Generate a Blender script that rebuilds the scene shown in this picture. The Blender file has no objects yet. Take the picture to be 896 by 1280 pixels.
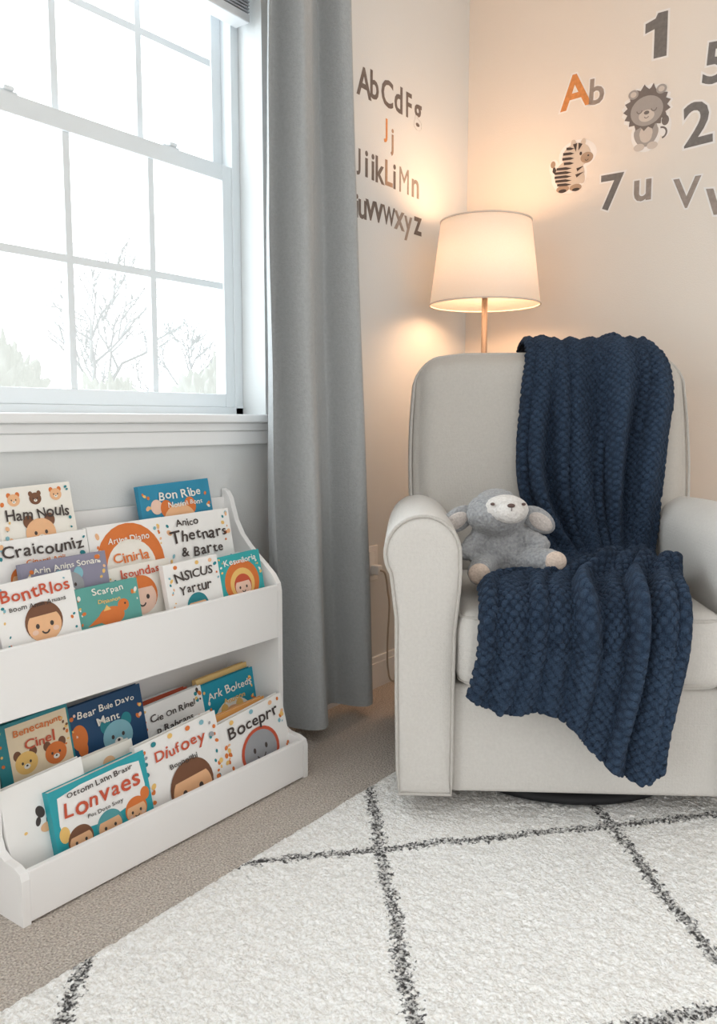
import bpy, bmesh, math, random
import numpy as np
from mathutils import Vector, Matrix, noise, Euler
random.seed(4)
S=bpy.context.scene; COL=S.collection
S.view_settings.view_transform='Standard'
PI=math.pi
# ---------------------------------------------------------------- camera
F=1050.0; PITCH=math.radians(6.25); YAW=math.radians(36)
CAM=Vector((-2.309,-1.586,0.9))
fw=Vector((math.cos(YAW),math.sin(YAW),0)); rt=Vector((math.sin(YAW),-math.cos(YAW),0))
def ray(px,py):
    a=(px-448)/F; b=-(py-640)/F
    f=math.cos(PITCH)+b*math.sin(PITCH); z=-math.sin(PITCH)+b*math.cos(PITCH)
    return rt*a+fw*f+Vector((0,0,z))
def on_y(px,py,y):
    d=ray(px,py); return CAM+d*((y-CAM.y)/d.y)
def on_x(px,py,x):
    d=ray(px,py); return CAM+d*((x-CAM.x)/d.x)
cd=bpy.data.cameras.new('camera'); cam=bpy.data.objects.new('camera',cd); COL.objects.link(cam)
cam.location=CAM; cam.rotation_euler=(PI/2-PITCH,0,YAW-PI/2)
cd.sensor_fit='VERTICAL'; cd.sensor_height=36; cd.sensor_width=36; cd.lens=F/1280*36; cd.clip_start=.02
S.camera=cam
XC=0.567
# ---------------------------------------------------------------- materials
class NT:
    def __init__(s,nt): s.nt=nt
    def n(s,t,**k):
        o=s.nt.nodes.new(t)
        for a,b in k.items(): setattr(o,a,b)
        return o
    def put(s,sock,v):
        if isinstance(v,(int,float)): sock.default_value=v
        elif isinstance(v,tuple): sock.default_value=v
        else: s.nt.links.new(v,sock)
    def m(s,op,a,b=0.0,c=0.0):
        o=s.n('ShaderNodeMath',operation=op)
        s.put(o.inputs[0],a); s.put(o.inputs[1],b); s.put(o.inputs[2],c); return o.outputs[0]
    def coord(s,k='Object'): return s.n('ShaderNodeTexCoord').outputs[k]
    def noise(s,sc,det=3,vec=None):
        o=s.n('ShaderNodeTexNoise'); o.inputs['Scale'].default_value=sc; o.inputs['Detail'].default_value=det
        s.nt.links.new(vec if vec else s.coord(),o.inputs['Vector']); return o.outputs['Fac']
    def voro(s,sc,vec=None):
        o=s.n('ShaderNodeTexVoronoi'); o.inputs['Scale'].default_value=sc
        s.nt.links.new(vec if vec else s.coord(),o.inputs['Vector']); return o.outputs['Distance']
    def rng(s,v,a,b,c=0.0,d=1.0):
        o=s.n('ShaderNodeMapRange'); s.put(o.inputs[0],v)
        for i,x in enumerate((a,b,c,d)): o.inputs[i+1].default_value=x
        return o.outputs[0]
    def mix(s,f,a,b):
        o=s.n('ShaderNodeMix',data_type='RGBA'); s.put(o.inputs[0],f)
        s.put(o.inputs[6],a if not isinstance(a,tuple) else (*a,1)[:4]); s.put(o.inputs[7],b if not isinstance(b,tuple) else (*b,1)[:4]); return o.outputs[2]
    def bump(s,h,st,dist=.01):
        o=s.n('ShaderNodeBump'); o.inputs['Strength'].default_value=st; o.inputs['Distance'].default_value=dist
        s.nt.links.new(h,o.inputs['Height']); return o.outputs[0]
_mc={}
def newmat(name):
    m=bpy.data.materials.new(name); m.use_nodes=True
    return m,NT(m.node_tree),m.node_tree.nodes['Principled BSDF']
def mat(name,col,rough=.6,bump=0,bscale=120,var=.04,vscale=9,metal=0,spec=.3,sheen=0,tex='noise',dist=.004,em=0):
    if name in _mc: return _mc[name]
    m,t,p=newmat(name)
    lo=tuple(max(0,c*(1-var)) for c in col); hi=tuple(min(1,c*(1+var)) for c in col)
    t.put(p.inputs['Base Color'],t.mix(t.noise(vscale,4),lo,hi))
    p.inputs['Roughness'].default_value=rough; p.inputs['Metallic'].default_value=metal
    p.inputs['Specular IOR Level'].default_value=spec
    if sheen: p.inputs['Sheen Weight'].default_value=sheen; p.inputs['Sheen Roughness'].default_value=.6
    if em: p.inputs['Emission Color'].default_value=(*col,1); p.inputs['Emission Strength'].default_value=em
    if bump:
        h=t.noise(bscale,2) if tex=='noise' else t.voro(bscale)
        t.put(p.inputs['Normal'],t.bump(h,bump,dist))
    _mc[name]=m; return m
def flatcol(c): 
    return mat('print_%02x%02x%02x'%tuple(int(x*255) for x in c),c,.6,var=.05,vscale=60)
def weave(name,col,sc=420,st=.35,var=.10,amp=.12):
    m,t,p=newmat(name); co=t.coord()
    sep=t.n('ShaderNodeSeparateXYZ'); t.nt.links.new(co,sep.inputs[0])
    a=t.m('SINE',t.m('MULTIPLY',t.m('ADD',sep.outputs[0],sep.outputs[1]),sc*3)); b=t.m('SINE',t.m('MULTIPLY',sep.outputs[2],sc*3))
    nz=t.noise(sc,2); h=t.m('ADD',t.m('MULTIPLY',t.m('ADD',a,b),amp),nz)
    n2=t.noise(sc*.5,3); lo=tuple(c*(1-var) for c in col); hi=tuple(min(1,c*(1+var)) for c in col)
    t.put(p.inputs['Base Color'],t.mix(n2,lo,hi)); p.inputs['Roughness'].default_value=.9
    p.inputs['Specular IOR Level'].default_value=.15; p.inputs['Sheen Weight'].default_value=.15
    t.put(p.inputs['Normal'],t.bump(h,st,.003)); return m
M_wallL=mat('wall_paint_window_tint',(.71,.73,.73),.85,.15,220,var=.012,vscale=1.5)  # one wall paint, here with cool window light in the colour
M_wallB=mat('wall_paint_lamp_tint',(.80,.73,.655),.85,.15,220,var=.012,vscale=1.5)  # same wall paint, warm lamp glow put into the colour
M_ceil=mat('ceiling_paint',(.85,.85,.84),.9,.1,150,var=.01)
M_trim=mat('trim_paint',(.87,.885,.89),.4,0,var=.012,vscale=3)
M_vinyl=mat('window_vinyl',(.80,.84,.86),.4,0,var=.012,vscale=3)
M_shelf=mat('shelf_white',(.90,.89,.88),.42,.04,60,var=.012,vscale=4)
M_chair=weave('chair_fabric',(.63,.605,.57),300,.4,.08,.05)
M_chairb=weave('chair_fabric_shaded',(.52,.49,.45),300,.4,.08,.05)  # same chair fabric, darkened in colour for the shade on the back
M_pipe=weave('piping_fabric',(.52,.495,.46),300,.3,.08)
M_curt=weave('curtain_linen',(.405,.42,.425),240,.5,.14,.03)
M_black=mat('black_metal',(.02,.02,.022),.6,var=.1)
M_brass=mat('brushed_brass',(.22,.175,.145),.5,metal=.35,var=.06,vscale=40)
M_page=mat('paper_pages',(.86,.83,.77),.8,.3,500,var=.04,vscale=80)
# ---------------------------------------------------------------- mesh helpers
def link(name,me,parent=None,smooth=False):
    o=bpy.data.objects.new(name,me); COL.objects.link(o)
    if parent: o.parent=parent
    if smooth and me:
        me.polygons.foreach_set('use_smooth',[True]*len(me.polygons))
    return o
def build(name,bm,m,parent=None,smooth=False,recalc=True):
    if recalc: bmesh.ops.recalc_face_normals(bm,faces=bm.faces)
    me=bpy.data.meshes.new(name); bm.to_mesh(me); bm.free()
    for x in (m if isinstance(m,list) else [m]): me.materials.append(x)
    return link(name,me,parent,smooth)
def tag(o,label,cat,group=None,kind=None):
    o['label']=label; o['category']=cat
    if group: o['group']=group
    if kind: o['kind']=kind
    return o
def empty(name,loc,rz=0,label=None,cat=None,group=None):
    o=bpy.data.objects.new(name,None); COL.objects.link(o); o.empty_display_size=.05
    o.location=loc; o.rotation_euler=(0,0,rz)
    if label: tag(o,label,cat,group)
    return o
def bx(bm,x0,x1,y0,y1,z0,z1,bev=0):
    r=bmesh.ops.create_cube(bm,size=1); vs=r['verts']
    bmesh.ops.scale(bm,vec=(abs(x1-x0),abs(y1-y0),abs(z1-z0)),verts=vs)
    bmesh.ops.translate(bm,vec=((x0+x1)/2,(y0+y1)/2,(z0+z1)/2),verts=vs)
    if bev:
        es=list({e for v in vs for e in v.link_edges})
        bmesh.ops.bevel(bm,geom=es,offset=bev,segments=2,affect='EDGES',profile=.5)
def box(name,x0,x1,y0,y1,z0,z1,m,parent=None,bev=0):
    bm=bmesh.new(); bx(bm,x0,x1,y0,y1,z0,z1,bev); return build(name,bm,m,parent)
def tube(bm,pts,r,n=8,closed=False,cap=True):
    pts=[Vector(p) for p in pts]; N=len(pts); rings=[]
    for i,p in enumerate(pts):
        if closed: t=pts[(i+1)%N]-pts[i-1]
        else: t=pts[min(i+1,N-1)]-pts[max(i-1,0)]
        if t.length<1e-9: t=Vector((0,0,1))
        t.normalize()
        if i==0:
            u=Vector((0,0,1)) if abs(t.z)<.9 else Vector((1,0,0))
            u=(u-t*u.dot(t)).normalized()
        else: u=(pu-t*pu.dot(t)).normalized()
        pu=u; w=t.cross(u); rr=r[i] if isinstance(r,(list,tuple)) else r
        rings.append([bm.verts.new(p+u*rr*math.cos(2*PI*k/n)+w*rr*math.sin(2*PI*k/n)) for k in range(n)])
    for i in range(N if closed else N-1):
        A=rings[i];B=rings[(i+1)%N]
        for k in range(n): bm.faces.new((A[k],A[(k+1)%n],B[(k+1)%n],B[k]))
    if not closed and cap: bm.faces.new(rings[0][::-1]); bm.faces.new(rings[-1])
def lathe(bm,prof,n=40,cx=0,cy=0,cap=True):
    rings=[[bm.verts.new((cx+r*math.cos(2*PI*k/n),cy+r*math.sin(2*PI*k/n),z)) for k in range(n)] for r,z in prof]
    for A,B in zip(rings,rings[1:]):
        for k in range(n): bm.faces.new((A[k],A[(k+1)%n],B[(k+1)%n],B[k]))
    if cap: bm.faces.new(rings[0][::-1]); bm.faces.new(rings[-1])
def rbox(sx,sy,sz,r,puff=(0,0,0),n=17,seg=3):
    bm=bmesh.new(); bmesh.ops.create_cube(bm,size=2)
    bmesh.ops.subdivide_edges(bm,edges=bm.edges[:],cuts=n,use_grid_fill=True)
    tc=1-2*seg/(n+1)
    def mp(t,s):
        a=abs(t); sg=1 if t>=0 else -1
        if a<=tc: return sg*a/tc*(s/2-r)
        return sg*((s/2-r)+(a-tc)/(1-tc)*r)
    for v in bm.verts:
        p=v.co.copy(); q=Vector((mp(p.x,sx),mp(p.y,sy),mp(p.z,sz)))
        inn=Vector((max(-sx/2+r,min(sx/2-r,q.x)),max(-sy/2+r,min(sy/2-r,q.y)),max(-sz/2+r,min(sz/2-r,q.z))))
        d=q-inn
        if d.length>1e-7:
            mx=max(abs(d.x),abs(d.y),abs(d.z)); q=inn+d.normalized()*mx
        q.x+=puff[0]*p.x*(1-p.y**2)*(1-p.z**2); q.y+=puff[1]*p.y*(1-p.x**2)*(1-p.z**2); q.z+=puff[2]*p.z*(1-p.y**2)*(1-p.x**2)
        v.co=q
    return bm
def ellip(bm,c,r,rot=None,u=20,v=14):
    res=bmesh.ops.create_uvsphere(bm,u_segments=u,v_segments=v,radius=1)
    M=Matrix.Translation(c)@(rot.to_matrix().to_4x4() if rot else Matrix.Identity(4))@Matrix.Diagonal((*r,1))
    bmesh.ops.transform(bm,matrix=M,verts=res['verts'])
def struct(o): o['kind']='structure'; return o
# ---------------------------------------------------------------- room
m,t,p=newmat('carpet_pile')
n1=t.noise(240,3); n2=t.noise(3,3); n3=t.voro(190)
c=t.mix(t.rng(n1,.3,.7),(.36,.305,.265),(.86,.78,.70)); c=t.mix(t.m('MULTIPLY',n2,.25),c,(.54,.48,.43))
t.put(p.inputs['Base Color'],c); p.inputs['Roughness'].default_value=.95; p.inputs['Specular IOR Level'].default_value=.1
t.put(p.inputs['Normal'],t.bump(t.m('ADD',n1,n3),.8,.006)); M_carpet=m
struct(box('floor',-3.6,XC+.15,-3.3,.16,-.06,0,M_carpet))
OX0,OX1,OZ0,OZ1=-1.66,-.563,.895,2.16
bm=bmesh.new()
bx(bm,-3.6,OX0,0,.16,-.06,2.45); bx(bm,OX1,XC+.15,0,.16,-.06,2.45); bx(bm,OX0,OX1,0,.16,-.06,OZ0); bx(bm,OX0,OX1,0,.16,OZ1,2.45)
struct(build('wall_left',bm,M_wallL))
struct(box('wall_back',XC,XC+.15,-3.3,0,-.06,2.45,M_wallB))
struct(box('ceiling',-3.6,XC+.15,-3.3,.16,2.45,2.53,M_ceil))
def baseb(name,x0,x1,y0,y1,axis):
    bm=bmesh.new(); bx(bm,x0,x1,y0,y1,0,.085)
    if axis=='x': bx(bm,x0,x1,y0+.005,y1,.085,.105)
    else: bx(bm,x0+.005,x1,y0,y1,.085,.105)
    return struct(build(name,bm,M_trim))
baseb('baseboard_left',-3.6,XC,-.014,0,'x'); baseb('baseboard_back',XC-.014,XC,-3.3,-.014,'y')
# window
win=empty('window_1',((OX0+OX1)/2,.11,OZ0)); win['kind']='structure'
def wpart(name,bm,m,smooth=False):
    o=build(name,bm,m,None,smooth); o.parent=win; o.matrix_parent_inverse=Matrix.Translation(-Vector(win.location)); return o
bm=bmesh.new()
FX1=OX1; FX0=OX0
for x0,x1,z0,z1 in ((FX0,FX0+.028,OZ0,OZ1),(FX1-.030,FX1,OZ0,OZ1),(FX0,FX1,OZ0,.935),(FX0,FX1,2.13,OZ1)): bx(bm,x0,x1,.085,.16,z0,z1,.002)
wpart('frame',bm,M_vinyl)
GX1=-.628; GX0=-1.612
m=bpy.data.materials.new('window_glass'); m.use_nodes=True; nt=m.node_tree; nt.nodes.clear(); t=NT(nt)
out=t.n('ShaderNodeOutputMaterial'); mx=t.n('ShaderNodeMixShader'); tr=t.n('ShaderNodeBsdfTransparent'); gl=t.n('ShaderNodeBsdfGlossy'); gl.inputs['Roughness'].default_value=.03
t.put(mx.inputs[0],t.m('ADD',.03,t.m('MULTIPLY',t.noise(2),.01))); nt.links.new(tr.outputs[0],mx.inputs[1]); nt.links.new(gl.outputs[0],mx.inputs[2]); nt.links.new(mx.outputs[0],out.inputs[0]); M_glass=m
def sash(name,y0,y1,z0,z1,g0,g1,mid):
    bm=bmesh.new(); sx0=FX0+.028; sx1=FX1-.030
    bx(bm,sx0,GX0,y0,y1,z0,z1,.002); bx(bm,GX1,sx1,y0,y1,z0,z1,.002)
    bx(bm,GX0,GX1,y0,y1,z0,g0,.002); bx(bm,GX0,GX1,y0,y1,g1,z1,.002)
    for k in (1,2,3): bx(bm,GX1-.241*k-.009,GX1-.241*k+.009,y0+.006,y1-.006,g0,g1)
    bx(bm,GX0,GX1,y0+.0065,y1-.0065,mid-.009,mid+.009)
    s=wpart(name,bm,M_vinyl)
    bm=bmesh.new(); bx(bm,GX0-.005,GX1+.005,(y0+y1)/2-.002,(y0+y1)/2+.002,g0-.005,g1+.005)
    wpart('glass_pane',bm,M_glass)
sash('lower_sash',.088,.118,.935,1.582,.971,1.54,1.263)
sash('upper_sash',.122,.152,1.55,2.13,1.592,2.10,1.85)
for x in (-.80,-1.25):
    bm=bmesh.new(); bx(bm,x-.026,x+.026,.092,.116,1.582,1.588,.002); bx(bm,x-.010,x+.014,.086,.105,1.586,1.596,.003)
    wpart('sash_lock',bm,M_vinyl)
bm=bmesh.new(); bx(bm,OX0-.05,OX1+.045,-.035,.09,.893,.915,.004); bx(bm,OX0-.03,OX1+.03,-.018,0,.872,.893,.003); bx(bm,OX0-.03,OX1+.03,-.012,0,.835,.872,.003)
struct(build('trim_1',bm,M_trim))
# blind
bl=empty('window_blind',(-1.1,.045,2.15),0,'raised grey slatted window blind bunched at the top of the window','blind')
def rel(o,root): o.parent=root; o.matrix_parent_inverse=(Matrix.Translation(root.location)@root.rotation_euler.to_matrix().to_4x4()).inverted(); return o
M_blind=mat('blind_grey',(.42,.43,.45),.5)
rel(box('head_rail',OX0+.02,OX1-.02,.015,.07,2.115,2.158,M_blind,None,.002),bl)
bm=bmesh.new()
for k in range(19): bx(bm,OX0+.025,OX1-.025,.018,.066,1.962+k*.0082,1.9660+k*.0082)
rel(build('slats',bm,M_blind),bl)
rel(box('bottom_rail',OX0+.025,OX1-.025,.016,.068,1.936,1.958,mat('blind_rail',(.70,.71,.72),.5),None,.003),bl)
# ---------------------------------------------------------------- outside trees
M_tree=mat('bark_haze_glow',(.10,.105,.105),.9,em=5.7); M_bush=mat('leaves_haze_glow',(.112,.119,.112),.9,.5,8,var=.2,em=6.4)  # emission paints bright outdoor haze onto dark bark and leaves
def branch(bm,p,d,L,r,depth):
    q=p+d*L; mid=p+d*L*.5+Vector((random.uniform(-1,1),random.uniform(-1,1),random.uniform(-1,1)))*L*.07
    tube(bm,[p,mid,q],[r,r*.85,r*.65],5)
    if depth==0: return
    for k in range(3 if depth>1 else 4):
        dd=(d+Vector((random.uniform(-1,1),random.uniform(-1,1),random.uniform(-.3,.6)))*.85).normalized()
        branch(bm,p+d*L*random.uniform(.5,1),dd,L*random.uniform(.62,.84),r*.66,depth-1)
def tree(px,dist,h,label):
    b=ray(px,480); b.z=0; pos=CAM+b*dist; pos.z=-.6
    r=empty('bare_tree',pos,0,label,'tree')
    bm=bmesh.new(); branch(bm,Vector((0,0,.0)),Vector((0.03,0,1)),h*.40,.085,5); build('branches',bm,M_tree,r)
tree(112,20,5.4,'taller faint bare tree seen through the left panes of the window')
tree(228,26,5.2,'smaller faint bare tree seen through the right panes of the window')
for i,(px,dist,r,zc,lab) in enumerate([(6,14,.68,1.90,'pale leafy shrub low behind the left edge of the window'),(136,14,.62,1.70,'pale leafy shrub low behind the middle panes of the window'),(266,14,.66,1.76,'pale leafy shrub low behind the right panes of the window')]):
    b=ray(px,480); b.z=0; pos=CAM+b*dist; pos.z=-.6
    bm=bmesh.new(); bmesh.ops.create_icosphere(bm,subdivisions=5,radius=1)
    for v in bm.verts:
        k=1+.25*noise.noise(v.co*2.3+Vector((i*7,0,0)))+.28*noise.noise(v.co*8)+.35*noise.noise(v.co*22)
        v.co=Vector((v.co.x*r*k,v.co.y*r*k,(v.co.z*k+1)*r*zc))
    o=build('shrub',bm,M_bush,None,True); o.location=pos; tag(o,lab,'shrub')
# ---------------------------------------------------------------- curtain
def curtain():
    root=empty('curtain',(-.47,-.10,.04),0,'long grey linen curtain panel hanging beside the window','curtain')
    nu,nv=260,100; bm=bmesh.new(); g=[]
    for j in range(nv+1):
        v=j/nv; z=.045+v*2.27
        x0=np.interp(z,[0,.25,.8,1.4,2.0,2.3],[-.672,-.682,-.690,-.690,-.672,-.66]); x1=np.interp(z,[0,.25,.8,1.4,2.0,2.3],[-.218,-.232,-.255,-.278,-.318,-.333])
        row=[]
        for i in range(nu+1):
            u=i/nu; uu=u+.045*math.sin(2*PI*u)+.02*math.sin(2.2*v+1)*math.sin(PI*u)
            w=2*PI*(2.3*uu)
            y=-.108-.048*math.cos(w+.35)*(.85+.15*math.cos(v*4))-.016*math.cos(2*w+1.4+v)+.0045*math.sin(4.3*w+3*v)*(.6+.4*math.sin(v*9))+.006*noise.noise(Vector((u*4,v*5,0)))
            xx=x0+(x1-x0)*u+.012*math.sin(2*w+1)*math.sin(PI*u)
            row.append(bm.verts.new((xx,y,z+.008*math.sin(w))))
        g.append(row)
    for j in range(nv):
        for i in range(nu): bm.faces.new((g[j][i],g[j][i+1],g[j+1][i+1],g[j+1][i]))
    rel(build('curtain_cloth',bm,M_curt,None,True),root)
curtain()
rod=empty('curtain_rod',(-.9,-.105,2.33),0,'thin brushed metal curtain rod above the window','curtain rod')
bm=bmesh.new(); tube(bm,[(-1.85,-.105,2.335),(-.12,-.105,2.335)],.012,12); rel(build('rod',bm,M_brass,None,True),rod)
for x in (-1.75,-.16):
    bm=bmesh.new(); bx(bm,x-.01,x+.01,-.105,0,2.318,2.326); bx(bm,x-.014,x+.014,-.004,0,2.29,2.36); rel(build('bracket',bm,M_brass),rod)
# ---------------------------------------------------------------- rug
def rug():
    x0,x1,y0,y1=-2.35,.30,-2.25,-.45; cx,cy=(x0+x1)/2,(y0+y1)/2; st=.0042
    nx=int((x1-x0)/st); ny=int((y1-y0)/st)
    X,Y=np.meshgrid(np.linspace(x0,x1,nx)-cx,np.linspace(y0,y1,ny)-cy)
    rng=np.random.default_rng(3); A=rng.random((ny,nx)); C=rng.random((ny,nx)); D=rng.random((ny,nx))
    B=(A+np.roll(A,1,0)+np.roll(A,1,1)+np.roll(A,(1,1),(0,1)))/4
    B2=(B+np.roll(B,2,0)+np.roll(B,2,1)+np.roll(B,(2,2),(0,1)))/4
    ex=np.minimum(np.minimum(X-X.min(),X.max()-X),np.minimum(Y-Y.min(),Y.max()-Y))
    Z=(.014+.007*(B-.5)+.005*(B2-.5)+.0024*(C-.5))*np.clip(ex/.012,0,1)**.5+.001
    co=np.stack([X+(D-.5)*.004,Y+(np.roll(D,7)-.5)*.004,Z],-1).reshape(-1,3)
    idx=np.arange(nx*ny).reshape(ny,nx); q=np.stack([idx[:-1,:-1],idx[:-1,1:],idx[1:,1:],idx[1:,:-1]],-1).reshape(-1,4)
    me=bpy.data.meshes.new('area_rug'); me.vertices.add(nx*ny); me.vertices.foreach_set('co',co.ravel())
    me.loops.add(q.size); me.loops.foreach_set('vertex_index',q.ravel().astype(np.int32))
    me.polygons.add(len(q)); me.polygons.foreach_set('loop_start',(np.arange(len(q))*4).astype(np.int32)); me.polygons.foreach_set('use_smooth',np.ones(len(q),dtype=bool))
    me.update(calc_edges=True)
    m,t,p=newmat('rug_pile'); co=t.coord(); sep=t.n('ShaderNodeSeparateXYZ'); t.nt.links.new(co,sep.inputs[0])
    s,c=math.sin(YAW),math.cos(YAW)
    lx=t.m('ADD',sep.outputs[0],cx-CAM.x); ly=t.m('ADD',sep.outputs[1],cy-CAM.y)
    Xc=t.m('SUBTRACT',t.m('MULTIPLY',lx,s),t.m('MULTIPLY',ly,c)); Yc=t.m('ADD',t.m('MULTIPLY',lx,c),t.m('MULTIPLY',ly,s))
    nz=t.m('MULTIPLY',t.m('SUBTRACT',t.noise(110,3),.5),.062); nz2=t.m('MULTIPLY',t.m('SUBTRACT',t.noise(4,1),.5),.03); nz=t.m('ADD',nz,nz2)
    def fam(v,off,sp):
        v=t.m('ADD',t.m('ADD',v,-off+sp*20+sp/2),nz)
        return t.m('ABSOLUTE',t.m('SUBTRACT',t.m('FLOORED_MODULO',v,sp),sp/2))
    d1=fam(t.m('ADD',Xc,t.m('MULTIPLY',Yc,.065)),.153,.518); d2=fam(t.m('SUBTRACT',Yc,t.m('MULTIPLY',Xc,.2)),1.648,.581)
    d=t.m('MINIMUM',d1,d2)
    lf=t.rng(d,.0085,.0140,1,0)
    spk=t.rng(t.noise(170,2),.42,.62,1,.30)
    base=t.mix(t.rng(t.noise(160,3),.35,.6),(.83,.80,.755),(.98,.97,.95)); dark=(.07,.067,.067)
    t.put(p.inputs['Base Color'],t.mix(t.m('MULTIPLY',lf,spk),base,dark)); p.inputs['Roughness'].default_value=1; p.inputs['Specular IOR Level'].default_value=.05
    h=t.m('SUBTRACT',t.noise(280,3),t.m('MULTIPLY',t.voro(150),1.0)); t.put(p.inputs['Normal'],t.bump(h,.6,.005))
    me.materials.append(m)
    o=link('area_rug',me); o.location=(cx,cy,0)
    tag(o,'cream high pile area rug with ragged dark grey diamond lines','rug')
rug()
# ---------------------------------------------------------------- bookshelf
SX0,SX1=-1.522,-.726
sh=empty('bookshelf',((SX0+SX1)/2,-.14,0),0,'low white two tier display bookshelf with curved sides under the window','bookshelf')
def spart(name,*a,**k): return rel(box(name,*a,**k),sh)
prof=[(-.277,0),(-.277,.085),(-.272,.098),(-.255,.105),(-.225,.108),(-.205,.118),(-.196,.140),(-.196,.47),(-.192,.490),(-.176,.512),(-.150,.534),(-.122,.556),(-.095,.580),(-.070,.606),(-.050,.640),(-.038,.675),(-.030,.70),(-.018,.716),(-.004,.722),(-.004,0)]
for x0 in (SX0,SX1-.016):
    bm=bmesh.new(); A=[bm.verts.new((x0,y,z)) for y,z in prof]; B=[bm.verts.new((x0+.016,y,z)) for y,z in prof]
    bm.faces.new(A); bm.faces.new(B[::-1]); n=len(prof)
    for i in range(n): bm.faces.new((A[i],A[(i+1)%n],B[(i+1)%n],B[i]))
    rel(build('side_panel',bm,M_shelf),sh)
ix0,ix1=SX0+.016,SX1-.016
spart('back_panel',ix0,ix1,-.012,-.004,.02,.70,M_shelf)
spart('upper_front_panel',ix0,ix1,-.196,-.184,.352,.486,M_shelf,bev=.0015)
spart('upper_shelf',ix0,ix1,-.184,-.012,.358,.372,M_shelf)
spart('lower_front_panel',ix0,ix1,-.277,-.264,.004,.100,M_shelf,bev=.002)
spart('lower_shelf',ix0,ix1,-.264,-.012,.004,.018,M_shelf)
for y0_,y1_,zt in ((-.184,-.150,.400),(-.1495,-.112,.420),(-.1115,-.075,.460),(-.0745,-.012,.560)): spart('book_step',ix0,ix1,y0_,y1_,.372,zt,M_shelf)
spart('book_step',ix0,ix1,-.150,-.012,.018,.080,M_shelf)
# ---------------------------------------------------------------- text & print
def text_mesh(s,off=0.0,ext=0.0):
    if s=='1':
        o=off; P=[(.26-o,-o),(.44+o,-o),(.44+o,.70+o),(.31-o,.70+o),(.25,.62+o),(.10-o,.57+o),(.10-o,.45-o),(.26-o,.49-o)]
        bm=bmesh.new(); A=[bm.verts.new((a,b,ext)) for a,b in P]; B=[bm.verts.new((a,b,-ext)) for a,b in P]; bm.faces.new(A); bm.faces.new(B[::-1])
        for i in range(len(P)): bm.faces.new((A[i],B[i],B[(i+1)%len(P)],A[(i+1)%len(P)]))
        me=bpy.data.meshes.new('t'); bm.to_mesh(me); bm.free(); return me
    cu=bpy.data.curves.new('t','FONT'); cu.body=s; cu.offset=off; cu.extrude=ext; cu.resolution_u=3
    o=bpy.data.objects.new('t',cu); COL.objects.link(o); bpy.context.view_layer.update()
    dg=bpy.context.evaluated_depsgraph_get(); me=bpy.data.meshes.new_from_object(o.evaluated_get(dg))
    bpy.data.objects.remove(o); bpy.data.curves.remove(cu); return me
def bounds(me):
    a=np.empty(len(me.vertices)*3); me.vertices.foreach_get('co',a); a=a.reshape(-1,3); return a.min(0),a.max(0)
_cg={}
def char_geo(c):
    if c not in _cg:
        me=text_mesh(c,.014); _cg[c]=([(v.co.x,v.co.y) for v in me.vertices],[tuple(f.vertices) for f in me.polygons]); bpy.data.meshes.remove(me)
    return _cg[c]
trnd=random.Random(11)
def place_text(bm,s,cx,cz,w,hmax,y,mi,rot=0,jit=1.35):
    pen=0; allv=[]; faces=[]
    for c in s:
        if c==' ': pen+=.28; continue
        vs,fs=char_geo(c)
        if not vs: continue
        x0=min(v[0] for v in vs); x1=max(v[0] for v in vs); a=trnd.uniform(-.13,.13)*jit; k=1+trnd.uniform(-.10,.12)*jit; dy=trnd.uniform(-.05,.05)*jit; mx=(x1+x0)/2
        base=len(allv)
        for vx,vy in vs:
            X=(vx-mx)*k; Y=(vy-.3)*k
            allv.append((pen+(x1-x0)*k/2+X*math.cos(a)-Y*math.sin(a),.3+dy+X*math.sin(a)+Y*math.cos(a)))
        faces+=[tuple(i+base for i in f) for f in fs]; pen+=(x1-x0)*k+.07
    if not allv: return
    xs=[v[0] for v in allv]; ys=[v[1] for v in allv]; W=max(xs)-min(xs); Hh=max(ys)-min(ys)
    k=min(w/W,hmax/Hh); kx=min(w/W,k*1.25); xc=(max(xs)+min(xs))/2; yc=(max(ys)+min(ys))/2
    V=[]
    for X,Y in allv:
        X=(X-xc)*kx; Y=(Y-yc)*k
        V.append(bm.verts.new((cx+X*math.cos(rot)-Y*math.sin(rot),y,cz+X*math.sin(rot)+Y*math.cos(rot))))
    for f in faces:
        try: q=bm.faces.new([V[i] for i in f]); q.material_index=mi
        except ValueError: pass
def poly(bm,pts,y,mi):
    vs=[bm.verts.new((a,y,b)) for a,b in pts]; f=bm.faces.new(vs); f.material_index=mi
def disc_pts(cx,cz,rx,rz,a0=0,a1=360,n=28,rot=0):
    full=abs(a1-a0)>=360; r=[]
    for k in range(n if full else n+1):
        a=math.radians(a0+(a1-a0)*k/n); x=rx*math.cos(a); z=rz*math.sin(a)
        r.append((cx+x*math.cos(rot)-z*math.sin(rot),cz+x*math.sin(rot)+z*math.cos(rot)))
    return r
INK=(.07,.055,.05); ORG=(.72,.20,.05); CRM=(.88,.85,.78); WHT=(.90,.89,.87); TEAL=(.03,.24,.28); PEA=(.85,.50,.28); BRN=(.20,.09,.05); PNK=(.86,.60,.48); NAV=(.02,.07,.16); BLU=(.03,.26,.42); GRN=(.12,.38,.34); YEL=(.85,.55,.18); LIL=(.28,.27,.36); GRY=(.35,.36,.38); RED=(.58,.10,.05); SKY=(.25,.50,.58)
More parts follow.
